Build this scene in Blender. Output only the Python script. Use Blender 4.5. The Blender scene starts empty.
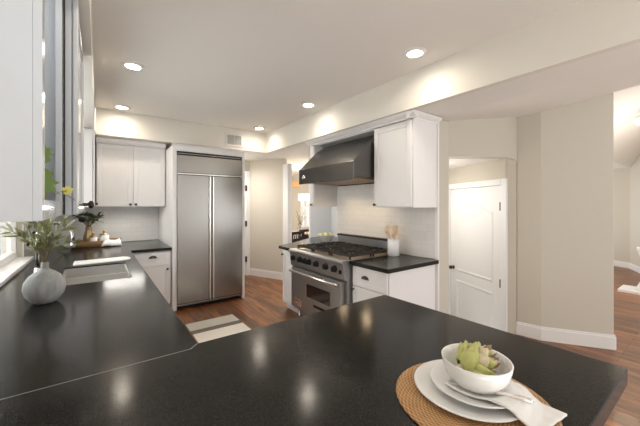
import bpy, bmesh, math, random
from mathutils import Vector, Matrix
random.seed(7)
C = bpy.context.scene.collection
SC = bpy.context.scene
PI = math.pi

# ------------------------------------------------------------------ camera
cd = bpy.data.cameras.new('camera'); cam = bpy.data.objects.new('camera', cd); C.objects.link(cam)
cam.location = (0, 0, 1.5)
cam.rotation_euler = (PI/2, 0, -0.63387)
cd.sensor_width = 36; cd.lens = 302.46/640*36; cd.shift_y = -8.27/640
cd.clip_start = 0.02; cd.clip_end = 200
SC.camera = cam

# ------------------------------------------------------------------ world, exposure
w = bpy.data.worlds.new('daylight'); SC.world = w; w.use_nodes = True
wbg = w.node_tree.nodes['Background']; wbg.inputs[0].default_value = (1.0, .985, .965, 1); wbg.inputs[1].default_value = 1.15
SC.view_settings.view_transform = 'Standard'; SC.view_settings.look = 'None'
SC.view_settings.exposure = 0.32; SC.view_settings.gamma = 1; SC.view_settings.use_curve_mapping = False

def lamp(name, kind, loc, energy, color=(1, 1, 1), rot=(0, 0, 0), **k):
    d = bpy.data.lights.new(name, kind); d.energy = energy; d.color = color
    for a, v in k.items(): setattr(d, a, v)
    o = bpy.data.objects.new(name, d); o.location = loc; o.rotation_euler = rot; C.objects.link(o)
    return o
WARM = (1.0, .86, .68)
DOWN = 14
WINDOW_W = 32
# daylight coming through the sink window, and an added fill light behind the camera
lamp('window_daylight', 'AREA', (-.78, 3.32, 1.65), WINDOW_W, (.93, .97, 1), (0, -PI/2, 0), shape='RECTANGLE', size=1.3, size_y=1.6)
lamp('rear_fill', 'AREA', (5.2, -2.8, 1.6), 30, (.95, .98, 1), (PI/2, 0, 0), shape='RECTANGLE', size=3.4, size_y=2.0)

# added upward fill light behind the camera, brightens the ceiling
lamp('ceiling_fill', 'AREA', (.2, -1.4, .2), 66, (1, .975, .94), (PI-.15, 0, 0), shape='RECTANGLE', size=2.0, size_y=1.5)

lamp('garden_wall_fill', 'AREA', (-1.2, 3.3, 2.7), 420, (1, .97, .9), (0, math.radians(62), 0), shape='RECTANGLE', size=.6, size_y=4)  # added lamp that brightens the garden wall seen through the window

# ------------------------------------------------------------------ materials
def nodes(m): return m.node_tree.nodes, m.node_tree.links
def mat(name, col, rough=.5, metal=0, spec=.5, emit=None, es=0, noise=0, nscale=20, bump=0, bscale=200, stretch=None, trans=0, coat=0):
    m = bpy.data.materials.new(name); m.use_nodes = True
    n, l = nodes(m); p = n['Principled BSDF']
    p.inputs['Base Color'].default_value = (*col, 1); p.inputs['Roughness'].default_value = rough
    p.inputs['Metallic'].default_value = metal; p.inputs['Specular IOR Level'].default_value = spec
    p.inputs['Transmission Weight'].default_value = trans; p.inputs['Coat Weight'].default_value = coat
    if emit: p.inputs['Emission Color'].default_value = (*emit, 1); p.inputs['Emission Strength'].default_value = es
    tc = n.new('ShaderNodeTexCoord'); mp = n.new('ShaderNodeMapping'); l.new(tc.outputs['Object'], mp.inputs[0])
    if stretch: mp.inputs['Scale'].default_value = stretch
    nz = n.new('ShaderNodeTexNoise'); nz.inputs['Scale'].default_value = nscale; nz.inputs['Detail'].default_value = 4
    l.new(mp.outputs[0], nz.inputs['Vector'])
    mx = n.new('ShaderNodeMix'); mx.data_type = 'RGBA'
    a = max(noise, .015)
    mx.inputs[6].default_value = (*[max(0, c*(1-a)) for c in col], 1); mx.inputs[7].default_value = (*[min(1, c*(1+a)) for c in col], 1)
    l.new(nz.outputs[0], mx.inputs[0]); l.new(mx.outputs[2], p.inputs['Base Color'])
    if bump:
        n2 = n.new('ShaderNodeTexNoise'); n2.inputs['Scale'].default_value = bscale; l.new(mp.outputs[0], n2.inputs['Vector'])
        b = n.new('ShaderNodeBump'); b.inputs['Strength'].default_value = bump; b.inputs['Distance'].default_value = .002
        l.new(n2.outputs[0], b.inputs['Height']); l.new(b.outputs[0], p.inputs['Normal'])
    return m

M = {}
M['ceil'] = mat('ceiling_paint', (.78, .75, .71), .85, spec=.2, bump=.2, bscale=60)
M['wall'] = mat('wall_paint', (.595, .555, .48), .8, spec=.25, bump=.25, bscale=90)
M['soffit'] = mat('soffit_paint', (.72, .69, .63), .8, spec=.25, bump=.2, bscale=90)
M['trim'] = mat('trim_white', (.82, .81, .80), .35)
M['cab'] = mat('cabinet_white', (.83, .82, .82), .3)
M['cabshaded'] = mat('cabinet_white_gloss_shaded', (.52, .545, .575), .14, coat=.3)  # cabinet white with shade and bluish daylight tint put into the colour
M['door'] = mat('door_white', (.80, .81, .82), .4)
M['bronze'] = mat('dark_bronze', (.07, .05, .045), .35, .85, noise=.3, nscale=60)
M['black'] = mat('black_gap', (.006, .006, .007), .6)
M['steel'] = mat('brushed_steel', (.35, .335, .312), .27, 1, noise=.10, nscale=4, stretch=(60, 60, 1))
M['steelh'] = mat('brushed_steel_horizontal', (.35, .335, .312), .27, 1, noise=.10, nscale=4, stretch=(1, 1, 90))
M['rangesteel'] = mat('range_steel', (.38, .38, .378), .36, .9, noise=.08, nscale=4, stretch=(1, 1, 90))
M['hood'] = mat('hood_steel', (.14, .135, .13), .26, 1, noise=.08, nscale=4, stretch=(90, 1, 1))
M['chrome'] = mat('chrome', (.7, .7, .7), .25, 1)
M['nickel'] = mat('polished_nickel', (.80, .77, .72), .2, .9)
M['iron'] = mat('cast_iron', (.016, .014, .013), .55, noise=.3, nscale=80)
M['knobblk'] = mat('black_plastic', (.012, .012, .012), .55, spec=.2)
M['baffle'] = mat('baffle_filter', (.30, .20, .12), .4, .7, noise=.2, nscale=4, stretch=(1, 40, 1))
M['ovenglass'] = mat('oven_glass', (.02, .012, .01), .08, spec=.6)
M['porcelain'] = mat('white_porcelain', (.84, .84, .83), .22, coat=.2)
M['napkin'] = mat('linen', (.86, .85, .83), .9, bump=.5, bscale=400, noise=.03)
M['marble'] = mat('white_marble', (.84, .83, .81), .35, noise=.05, nscale=6)
M['brass'] = mat('aged_brass', (.42, .30, .15), .35, .9, noise=.2, nscale=30)
M['utensil'] = mat('utensil_wood', (.78, .63, .46), .6, noise=.15, nscale=8, stretch=(8, 8, 1))
M['leaf'] = mat('olive_leaf', (.30, .31, .13), .5, noise=.35, nscale=14)
M['leafs'] = mat('olive_leaf_silver', (.55, .57, .43), .55, noise=.25, nscale=14)
M['stem'] = mat('stem_brown', (.22, .18, .09), .7, noise=.2)
M['ivy'] = mat('ivy_leaf', (.13, .21, .035), .5, noise=.35, nscale=30)
M['ivyy'] = mat('ivy_leaf_yellow', (.55, .52, .10), .45, noise=.2, nscale=30)
M['dleaf'] = mat('dark_leaf', (.06, .10, .035), .5, noise=.3, nscale=30)
M['petal'] = mat('white_petal', (.86, .85, .80), .6, noise=.05)
M['dpetal'] = mat('dark_petal', (.035, .015, .03), .5, noise=.3)
M['arti'] = mat('artichoke_green', (.55, .56, .20), .5, noise=.3, nscale=22)
M['artib'] = mat('artichoke_tip', (.30, .19, .12), .6, noise=.4, nscale=40)
M['artip'] = mat('artichoke_pale', (.68, .60, .40), .5, noise=.2, nscale=30)
M['pear'] = mat('pear_green', (.58, .58, .27), .45, noise=.2, nscale=20)
M['concrete'] = mat('pale_concrete', (.40, .41, .405), .8, noise=.55, nscale=11, bump=.8, bscale=40, stretch=(3, 3, .35))
M['glass'] = mat('clear_glass', (.95, .97, .97), .03, trans=1)
M['bulb'] = mat('lit_lens', (1, 1, 1), .5, emit=(1, .95, .86), es=30)
M['shade'] = mat('lit_shade', (.95, .9, .8), .5, emit=(1, .93, .8), es=3.2)
M['sconceglass'] = mat('lit_glass', (1, .9, .7), .5, emit=(1, .82, .55), es=5)
M['orange'] = mat('amber_fabric', (.78, .50, .24), .8, noise=.1)
M['blackwood'] = mat('black_wood', (.010, .008, .007), .6, spec=.2)
M['blind'] = mat('window_blind', (.9, .91, .92), .5)
M['grille'] = mat('vent_grey', (.5, .49, .47), .5)
M['plate'] = mat('switch_white', (.70, .69, .67), .35)
M['garden'] = mat('sunlit_garden_wall', (.86, .80, .70), .9, noise=.06, nscale=2)
M['rope'] = mat('tray_base', (.30, .17, .08), .7, noise=.3, nscale=30)

def mat_counter():
    m = mat('black_granite', (.030, .029, .027), .2, spec=.15)
    n, l = nodes(m); p = n['Principled BSDF']
    tc = n.new('ShaderNodeTexCoord'); v = n.new('ShaderNodeTexVoronoi'); v.inputs['Scale'].default_value = 620
    l.new(tc.outputs['Object'], v.inputs['Vector'])
    r = n.new('ShaderNodeValToRGB'); r.color_ramp.elements[0].position = .0; r.color_ramp.elements[0].color = (.013, .0127, .012, 1)
    r.color_ramp.elements[1].position = 1; r.color_ramp.elements[1].color = (.055, .052, .046, 1)
    e = r.color_ramp.elements.new(.75); e.color = (.020, .0195, .018, 1)
    sp = n.new('ShaderNodeSeparateColor'); l.new(v.outputs['Color'], sp.inputs[0]); l.new(sp.outputs[0], r.inputs[0])
    l.new(r.outputs[0], p.inputs['Base Color'])
    nz = n.new('ShaderNodeTexNoise'); nz.inputs['Scale'].default_value = 5; l.new(tc.outputs['Object'], nz.inputs['Vector'])
    mr = n.new('ShaderNodeMapRange'); mr.inputs[3].default_value = .13; mr.inputs[4].default_value = .19
    l.new(nz.outputs[0], mr.inputs[0]); l.new(mr.outputs[0], p.inputs['Roughness'])
    return m
M['counter'] = mat_counter()

def brick(name, axes, c1, c2, mort, bw, rh, ms, rough, bump=.3, off=.5, grain=0, bias=0.0, gscale=(1, 1, 1), coat=0):
    """brick / plank pattern; axes gives the object axes used for (along, across)"""
    m = bpy.data.materials.new(name); m.use_nodes = True
    n, l = nodes(m); p = n['Principled BSDF']; p.inputs['Roughness'].default_value = rough; p.inputs['Coat Weight'].default_value = coat
    tc = n.new('ShaderNodeTexCoord'); s = n.new('ShaderNodeSeparateXYZ'); l.new(tc.outputs['Object'], s.inputs[0])
    cb = n.new('ShaderNodeCombineXYZ'); l.new(s.outputs[axes[0]], cb.inputs[0]); l.new(s.outputs[axes[1]], cb.inputs[1])
    b = n.new('ShaderNodeTexBrick'); l.new(cb.outputs[0], b.inputs['Vector'])
    b.inputs['Scale'].default_value = 1; b.inputs['Brick Width'].default_value = bw; b.inputs['Row Height'].default_value = rh
    b.inputs['Mortar Size'].default_value = ms; b.inputs['Mortar Smooth'].default_value = .2; b.inputs['Bias'].default_value = bias
    b.offset = off
    b.inputs['Color1'].default_value = (*c1, 1); b.inputs['Color2'].default_value = (*c2, 1); b.inputs['Mortar'].default_value = (*mort, 1)
    out = b.outputs['Color']
    if grain:
        mp = n.new('ShaderNodeMapping'); mp.inputs['Scale'].default_value = gscale; l.new(cb.outputs[0], mp.inputs[0])
        nz = n.new('ShaderNodeTexNoise'); nz.inputs['Scale'].default_value = 1; nz.inputs['Detail'].default_value = 6; nz.inputs['Distortion'].default_value = .8
        l.new(mp.outputs[0], nz.inputs['Vector'])
        mr = n.new('ShaderNodeMapRange'); mr.inputs[1].default_value = .3; mr.inputs[2].default_value = .7
        mr.inputs[3].default_value = 1-grain; mr.inputs[4].default_value = 1+grain
        l.new(nz.outputs[0], mr.inputs[0])
        mx = n.new('ShaderNodeVectorMath'); mx.operation = 'MULTIPLY'; l.new(out, mx.inputs[0]); l.new(mr.outputs[0], mx.inputs[1]); out = mx.outputs[0]
    l.new(out, p.inputs['Base Color'])
    bp = n.new('ShaderNodeBump'); bp.inputs['Strength'].default_value = bump; bp.inputs['Distance'].default_value = .003; bp.invert = True
    l.new(b.outputs['Fac'], bp.inputs['Height']); l.new(bp.outputs[0], p.inputs['Normal'])
    return m
M['floor'] = brick('hand_scraped_oak', (1, 0), (.29, .115, .042), (.115, .044, .017), (.02, .01, .006), 1.3, .125, .0025, .36, grain=.6, gscale=(2.2, 24, 1), coat=.05)
M['tile_back'] = brick('subway_tile_x', (0, 2), (.80, .785, .765), (.77, .755, .735), (.69, .67, .65), .15, .075, .0022, .18, off=.5)
M['tile_side'] = brick('subway_tile_y', (1, 2), (.80, .785, .765), (.77, .755, .735), (.69, .67, .65), .15, .075, .0022, .18, off=.5)
M['rug'] = brick('rug_weave', (0, 1), (.70, .67, .64), (.66, .63, .60), (.55, .52, .5), .012, .006, .001, .95)

def mat_rug(base):
    n, l = nodes(base); p = n['Principled BSDF']
    tc = n.new('ShaderNodeTexCoord'); s = n.new('ShaderNodeSeparateXYZ'); l.new(tc.outputs['Object'], s.inputs[0])
    r = n.new('ShaderNodeValToRGB'); r.color_ramp.interpolation = 'CONSTANT'
    mr = n.new('ShaderNodeMapRange'); mr.inputs[1].default_value = -1; mr.inputs[2].default_value = 1; l.new(s.outputs[1], mr.inputs[0])
    def pos(y): return (y+1)/2
    els = [(-1, (.52, .50, .46)), (-.71, (.16, .14, .12)), (-.63, (.78, .75, .70)), (.63, (.16, .14, .12)), (.74, (.52, .50, .46))]
    r.color_ramp.elements[0].color = (*els[0][1], 1); r.color_ramp.elements[0].position = 0
    r.color_ramp.elements[1].position = pos(els[1][0]); r.color_ramp.elements[1].color = (*els[1][1], 1)
    for y, c in els[2:]:
        e = r.color_ramp.elements.new(pos(y)); e.color = (*c, 1)
    l.new(mr.outputs[0], r.inputs[0]); l.new(r.outputs[0], p.inputs['Base Color'])
mat_rug(M['rug'])

def mat_wicker(name, c1, c2, radial):
    m = bpy.data.materials.new(name); m.use_nodes = True
    n, l = nodes(m); p = n['Principled BSDF']; p.inputs['Roughness'].default_value = .75
    tc = n.new('ShaderNodeTexCoord')
    s = n.new('ShaderNodeSeparateXYZ'); l.new(tc.outputs['Object'], s.inputs[0])
    def mth(op, a, b=None):
        x = n.new('ShaderNodeMath'); x.operation = op
        for i, v in enumerate((a, b)):
            if v is None: continue
            if isinstance(v, (int, float)): x.inputs[i].default_value = v
            else: l.new(v, x.inputs[i])
        return x.outputs[0]
    ang = mth('ARCTAN2', s.outputs[1], s.outputs[0])
    rad = mth('SQRT', mth('ADD', mth('MULTIPLY', s.outputs[0], s.outputs[0]), mth('MULTIPLY', s.outputs[1], s.outputs[1])))
    ring = mth('SINE', mth('MULTIPLY', rad if radial else s.outputs[2], 2*PI/.011))
    spoke = mth('SINE', mth('MULTIPLY', ang, 44.0))
    h = mth('MULTIPLY', ring, spoke)
    f = mth('ADD', mth('MULTIPLY', h, .5), .5)
    nz = n.new('ShaderNodeTexNoise'); nz.inputs['Scale'].default_value = 30; l.new(tc.outputs['Object'], nz.inputs['Vector'])
    f = mth('ADD', mth('MULTIPLY', f, .7), mth('MULTIPLY', nz.outputs[0], .4))
    r = n.new('ShaderNodeValToRGB'); r.color_ramp.elements[0].color = (*c1, 1); r.color_ramp.elements[1].color = (*c2, 1)
    r.color_ramp.elements[0].position = .1; r.color_ramp.elements[1].position = .85
    l.new(f, r.inputs[0]); l.new(r.outputs[0], p.inputs['Base Color'])
    b = n.new('ShaderNodeBump'); b.inputs['Strength'].default_value = .8; b.inputs['Distance'].default_value = .004
    l.new(f, b.inputs['Height']); l.new(b.outputs[0], p.inputs['Normal'])
    return m
M['wicker'] = mat_wicker('woven_rattan', (.22, .10, .035), (.62, .37, .17), True)
M['wickertray'] = mat_wicker('woven_seagrass', (.17, .085, .035), (.46, .28, .14), False)

# ------------------------------------------------------------------ geometry builder
class G:
    def __init__(s): s.v = []; s.f = []; s.sm = []
    def add(s, vs, fs, smooth=False):
        o = len(s.v); s.v += [tuple(v) for v in vs]; s.f += [tuple(i+o for i in f) for f in fs]; s.sm += [smooth]*len(fs); return s
    def box(s, x0, x1, y0, y1, z0, z1):
        return s.add([(x0, y0, z0), (x1, y0, z0), (x1, y1, z0), (x0, y1, z0), (x0, y0, z1), (x1, y0, z1), (x1, y1, z1), (x0, y1, z1)],
                     [(3, 2, 1, 0), (4, 5, 6, 7), (0, 1, 5, 4), (1, 2, 6, 5), (2, 3, 7, 6), (3, 0, 4, 7)])
    def prism(s, pts, z0, z1):
        n = len(pts); vs = [(x, y, z0) for x, y in pts]+[(x, y, z1) for x, y in pts]
        a = sum(pts[i][0]*pts[(i+1) % n][1]-pts[(i+1) % n][0]*pts[i][1] for i in range(n))
        fs = [tuple(reversed(range(n))), tuple(range(n, 2*n))]+[(i, (i+1) % n, n+(i+1) % n, n+i) for i in range(n)]
        if a < 0: fs = [tuple(reversed(f)) for f in fs]
        return s.add(vs, fs)
    def extrude(s, pts, a, b, axis):
        """profile pts (u, v) swept from a to b along axis: 'x' -> (t,u,v), 'y' -> (u,t,v)"""
        n = len(pts)
        f = (lambda t, u, v: (t, u, v)) if axis == 'x' else (lambda t, u, v: (u, t, v))
        vs = [f(a, u, v) for u, v in pts]+[f(b, u, v) for u, v in pts]
        return s.add(vs, [tuple(reversed(range(n))), tuple(range(n, 2*n))]+[(i, (i+1) % n, n+(i+1) % n, n+i) for i in range(n)])
    def lathe(s, prof, c=(0, 0, 0), seg=28, axis='z', a0=0, a1=2*PI, sx=1, sy=1):
        full = abs(a1-a0-2*PI) < 1e-6; k = seg if full else seg+1
        vs = []
        for r, h in prof:
            for i in range(k):
                t = a0+(a1-a0)*i/seg; p = (r*math.cos(t)*sx, r*math.sin(t)*sy)
                if axis == 'z': vs.append((c[0]+p[0], c[1]+p[1], c[2]+h))
                elif axis == '-y': vs.append((c[0]+p[0], c[1]-h, c[2]+p[1]))
                else: vs.append((c[0]+h, c[1]+p[0], c[2]+p[1]))
        fs = []
        for j in range(len(prof)-1):
            for i in range(seg):
                i2 = (i+1) % k
                fs.append((j*k+i, j*k+i2, (j+1)*k+i2, (j+1)*k+i))
        return s.add(vs, fs, True)
    def tube(s, pts, r, seg=8, cap=True):
        pts = [Vector(p) for p in pts]; rs = r if isinstance(r, (list, tuple)) else [r]*len(pts); vs = []; up = None
        for i, p in enumerate(pts):
            d = (pts[min(i+1, len(pts)-1)]-pts[max(i-1, 0)]).normalized()
            if up is None:
                up = Vector((0, 0, 1)) if abs(d.z) < .9 else Vector((1, 0, 0))
            u = d.cross(up).normalized(); v = u.cross(d).normalized(); up = v
            for k in range(seg):
                t = 2*PI*k/seg; vs.append(p+(u*math.cos(t)+v*math.sin(t))*rs[i])
        fs = [(i*seg+k, i*seg+(k+1) % seg, (i+1)*seg+(k+1) % seg, (i+1)*seg+k) for i in range(len(pts)-1) for k in range(seg)]
        if cap: fs += [tuple(reversed(range(seg))), tuple(range((len(pts)-1)*seg, len(pts)*seg))]
        return s.add(vs, fs, True)
    def ball(s, c, rx, ry=None, rz=None, seg=14, rings=9):
        ry = ry or rx; rz = rz or rx
        vs = [(c[0], c[1], c[2]-rz)]; 
        for j in range(1, rings):
            a = -PI/2+PI*j/rings
            for i in range(seg):
                t = 2*PI*i/seg; vs.append((c[0]+rx*math.cos(a)*math.cos(t), c[1]+ry*math.cos(a)*math.sin(t), c[2]+rz*math.sin(a)))
        vs.append((c[0], c[1], c[2]+rz)); n = len(vs)-1; fs = []
        for i in range(seg):
            fs.append((0, 1+(i+1) % seg, 1+i)); fs.append((n, n-seg+i, n-seg+(i+1) % seg))
            for j in range(rings-2):
                fs.append((1+j*seg+i, 1+j*seg+(i+1) % seg, 1+(j+1)*seg+(i+1) % seg, 1+(j+1)*seg+i))
        return s.add(vs, fs, True)
    def leaf(s, base, d, up, L, W, bend=.15, n=5, pw=1.0):
        """curved leaf blade with a folded midrib"""
        base = Vector(base); d = Vector(d).normalized(); sd = d.cross(Vector(up))
        sd = sd.normalized() if sd.length > 1e-4 else Vector((1, 0, 0)); nn = sd.cross(d)
        vs = []; 
        for i in range(n+1):
            t = i/n; c = base+d*(L*t)-nn*(bend*L*t*t); wv = W*.5*(math.sin(PI*min(1, (t**.8)*.97+.03)))**pw
            vs += [c-sd*wv+nn*wv*.25, c, c+sd*wv+nn*wv*.25]
        fs = []
        for i in range(n):
            o = 3*i; fs += [(o, o+1, o+4, o+3), (o+1, o+2, o+5, o+4)]
        return s.add(vs, fs, True)
    def build(s, name, m, parent=None, bevel=0, seg=2, recalc=True):
        me = bpy.data.meshes.new(name); me.from_pydata(s.v, [], s.f)
        me.polygons.foreach_set('use_smooth', s.sm); me.update()
        if recalc:
            bm = bmesh.new(); bm.from_mesh(me); bmesh.ops.recalc_face_normals(bm, faces=bm.faces); bm.to_mesh(me); bm.free()
        me.materials.append(M[m] if isinstance(m, str) else m)
        o = bpy.data.objects.new(name, me); C.objects.link(o)
        if parent: o.parent = parent
        if bevel:
            b = o.modifiers.new('bevel', 'BEVEL'); b.width = bevel; b.segments = seg; b.limit_method = 'ANGLE'; b.angle_limit = .7
        return o
def tag(o, label, cat, group=None, kind=None):
    o['label'] = label; o['category'] = cat
    if group: o['group'] = group
    if kind: o['kind'] = kind
    return o
def thing(name, label, cat, loc=(0, 0, 0), rz=0, group=None):
    o = bpy.data.objects.new(name, None); C.objects.link(o); o.location = loc; o.rotation_euler = (0, 0, rz); o.empty_display_size = .1
    return tag(o, label, cat, group)
def struct(name, g, m, parent=None, bevel=0):
    o = g.build(name, m, parent, bevel)
    if not parent: o['kind'] = 'structure'
    return o
def sthing(name, loc=(0, 0, 0), rz=0):
    o = bpy.data.objects.new(name, None); C.objects.link(o); o.location = loc; o.rotation_euler = (0, 0, rz); o['kind'] = 'structure'; return o
def dup(root, loc, label=None, rz=None):
    r = root.copy(); C.objects.link(r); r.location = loc
    if rz is not None: r.rotation_euler = (0, 0, rz)
    if label: r['label'] = label
    for ch in list(root.children):
        c = ch.copy(); C.objects.link(c); c.parent = r
        for g in list(ch.children):
            d = g.copy(); C.objects.link(d); d.parent = c
    return r
def wallseg(g, a, b, t, z0, z1):
    """upright slab: visible face on a->b, thickness t to the left of the direction a->b"""
    a = Vector(a); b = Vector(b); d = (b-a).normalized(); nrm = Vector((-d.y, d.x))*t
    return g.prism([tuple(a), tuple(b), tuple(b+nrm), tuple(a+nrm)], z0, z1)

# ------------------------------------------------------------------ structure
CZ = 2.78; SZ = 2.43
struct('floor', G().prism([(-.9, -3), (4.9, -3), (10.8, -1.5), (10.8, 2.4), (4.6, 2.4), (4.02, 1.44), (3.90, 1.47), (3.10, 1.93), (3.10, 4.4), (6.5, 4.4), (6.5, 9), (-.9, 9)], -.08, 0), 'floor')
struct('floor_alcove', G().prism([(3.12, 1.94), (3.91, 1.49), (4.02, 1.5), (5.2, 3.2), (4.4, 3.6), (3.12, 3.4)], -.53, -.45), 'floor')
struct('ceiling', G().box(-.05, 2.46, -3, 4.97, CZ, CZ+.08), 'ceil')
# dropped soffits round the raised tray
struct('wall_soffit_range', G().box(2.44, 2.50, -3, 4.95, SZ, CZ), 'soffit')
struct('wall_soffit_back', G().box(-.02, 2.50, 4.95, 5.01, SZ, CZ), 'soffit')
struct('wall_soffit_left', G().box(-.85, -.03, 1.0, 5.0, SZ+.002, CZ+.06), 'soffit')
low = G()
low.box(2.501, 6.6, 1.95, 9, SZ, SZ+.06); low.box(-.9, 2.501, 5.01, 9, SZ, SZ+.06); 
struct('ceiling_low', low, 'ceil')
g = G()
up = [(2.50, 1.95, SZ), (2.50, -3, SZ), (3.0, 1.95, 2.44), (3.21, 1.95, 2.445), (3.92, 1.48, 2.52), (3.963, 1.25, 2.53), (4.311, .72, 2.67), (4.5, .55, 2.736), (5.2, -3, 2.9)]
th = [(x, y, z+.06) for x, y, z in up]
fs = [(0, 2, 1), (2, 3, 4), (2, 4, 5), (1, 2, 5), (1, 5, 6), (1, 6, 7), (1, 7, 8)]
g.add(up+th, fs+[tuple(i+9 for i in reversed(f)) for f in fs])
struct('ceiling_slope', g, 'ceil')
# left wall with the opening of the sink window
WL = -.66
g = G(); g.box(WL-.14, WL, -3, 2.2, 0, CZ); g.box(WL-.14, WL, 4.55, 5.86, 0, CZ); g.box(WL-.14, WL, 2.2, 4.55, 0, .90); g.box(WL-.14, WL, 2.2, 4.55, 2.32, CZ)
struct('wall_left', g, 'wall')
struct('wall_rear_shade', G().box(WL-.14, .3, -3.1, -3.0, 0, CZ), 'wall')  # added unseen wall that shades the left cabinets from the sky light
g = G(); g.box(WL-.14, 2.02, 5.86, 6.0, 0, SZ); struct('wall_back', g, 'wall')
struct('wall_hall', wallseg(G(), (2.62, 6.09), (2.975, 5.29), .12, 0, SZ), 'wall')
g = G(); g.box(2.02, 2.62, 6.09, 6.2, 2.23, SZ); g.box(1.9, 2.02, 6.0, 6.2, 0, SZ); struct('wall_hall_end', g, 'wall')
g = G(); g.box(3.0, 3.21, 1.9, 3.62, 0, SZ+.01); struct('wall_range', g, 'wall')
struct('wall_nook', G().prism([(3.21, 3.62), (3.5, 3.62), (3.9, 4.75), (3.3, 4.85), (3.26, 4.75), (3.7, 4.66), (3.4, 3.72), (3.21, 3.72)], 0, SZ), mat('nook_paint', (.80, .81, .83), .6))
# alcove wall with a soft-arched head, then the kinked wall to its right
a, b = Vector((3.21, 1.9)), Vector((3.92, 1.474)); d = b-a; L = d.length; u = d/L; nv = Vector((-u.y, u.x))*.13
prof = [(0, 2.05), (0, SZ+.08)] + [(L, SZ+.09), (L, 1.985)]
for k in range(0, 7):
    t = k/6*PI/2; prof.append((L-.16+.16*math.cos(t), 1.985+.065*math.sin(t)))
n = len(prof); vs = [(a.x+u.x*s, a.y+u.y*s, z) for s, z in prof]+[(a.x+u.x*s+nv.x, a.y+u.y*s+nv.y, z) for s, z in prof]
g = G().add(vs, [tuple(range(n)), tuple(reversed(range(n, 2*n)))]+[(i, (i+1) % n, n+(i+1) % n, n+i) for i in range(n)])
struct('wall_alcove_head', g, 'wall')
g = G(); g.prism([(3.92, 1.474), (3.961, 1.251), (4.311, .721), (4.40, .79), (4.09, 1.29), (4.06, 1.56), (3.985, 1.59), (3.955, 1.535)], -.45, 2.70)
struct('wall_right', g, 'wall', bevel=.006)
# alcove interior: side wall, ceiling and the wall that carries the door
P = Vector((3.90, 1.64)); D = Vector((.41, .912)).normalized(); N = Vector((D.y, -D.x))
Q = P+D*1.25
g = G(); wallseg(g, tuple(P+D*1.04), tuple(Q), -.1, -.45, 2.10); wallseg(g, tuple(P-D*.07), tuple(P+D*1.04), -.1, 1.735, 2.10); g.prism([(3.868, 1.56), (3.915, 1.478), (4.0, 1.56), (3.95, 1.66)], -.45, 2.10)
wallseg(g, tuple(Q), (3.21, 3.2), -.1, -.45, 2.10); g.box(3.0, 3.12, 3.74, 3.8, -.45, 0)
struct('wall_alcove', g, 'wall')
struct('ceiling_alcove', G().prism([(3.215, 2.06), (3.93, 1.63), (4.0, 1.7), (4.5, 2.9), (3.4, 3.2), (3.215, 3.0)], 2.045, 2.09), 'ceil')

# door_1: white two-panel arch-top door in the alcove, local x runs from hinge (right, near) to latch along D
door = sthing('door_1', (P.x, P.y, -.45), math.atan2(D.y, D.x))   # local +y points left of D = towards the kitchen
DW, DH = .97, 2.175
g = G(); g.box(.0, DW, -.045, -.012, .01, DH)
st = .13
def arch_panel(g, x0, x1, z0, z1, rise, y0, y1, inset):
    """raised moulding ring round a panel"""
    def ring(k):
        pts = [(x0+k, z0+k), (x1-k, z0+k), (x1-k, z1-k-rise)]
        for i in range(1, 12):
            t = i/12; pts.append((x1-k+(x0-x1+2*k)*t, z1-k-rise+rise*math.sin(PI*t)**.8))
        return pts+[(x0+k, z1-k-rise)]
    A, Bp = ring(0), ring(inset); n = len(A); mid = ring(inset*.5)
    vs = [(x, y0, z) for x, z in A]+[(x, y1, z) for x, z in mid]+[(x, y0, z) for x, z in Bp]
    g.add(vs, [(i, (i+1) % n, n+(i+1) % n, n+i) for i in range(n)]+[(n+i, n+(i+1) % n, 2*n+(i+1) % n, 2*n+i) for i in range(n)])
leafd = g.build('leaf', 'door', door, .004)
g = G(); arch_panel(g, .0+st, DW-st, .98, 1.97, .10, -.0125, -.002, .045); arch_panel(g, .0+st, DW-st, .22, .86, .0, -.0125, -.002, .045)
g.build('panel_moulding', 'door', leafd)
g = G(); g.lathe([(.001, .0), (.028, 0), (.028, .006), (.012, .01), (.012, .03), (.026, .04), (.029, .052), (.02, .064), (.001, .067)], (DW-.07, .0, 1.02), 20, '-y')
for i, v in enumerate(g.v): g.v[i] = (v[0], -v[1]-.012, v[2])
g.build('door_knob', 'bronze', leafd)
for z in (.30, 1.0, 1.93):
    G().box(-.014, .016, -.014, .006, z-.05, z+.05).build('hinge', 'bronze', leafd)
g = G(); g.box(-.09, -.006, -.04, .012, 0, DH+.085); g.box(DW+.01, DW+.09, -.04, .012, 0, DH+.085); g.box(-.006, DW+.01, -.04, .012, DH+.01, DH+.085)
g.build('door_frame', 'door', door, .006)

# door_2: hall door beside the refrigerator
door = sthing('door_2', (2.03, 6.09, 0), 0)
lf = G().box(.02, .50, .03, .07, .01, 2.13).build('leaf', 'door', door)
g = G(); g.box(.50, .585, -.015, .1, 0, 2.21); g.box(0, .50, -.015, .1, 2.14, 2.21); g.build('door_frame', 'trim', door, .006)
for z in (.35, 1.1, 1.85): G().box(.475, .515, -.026, -.012, z-.06, z+.06).build('hinge', 'bronze', door)

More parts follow.
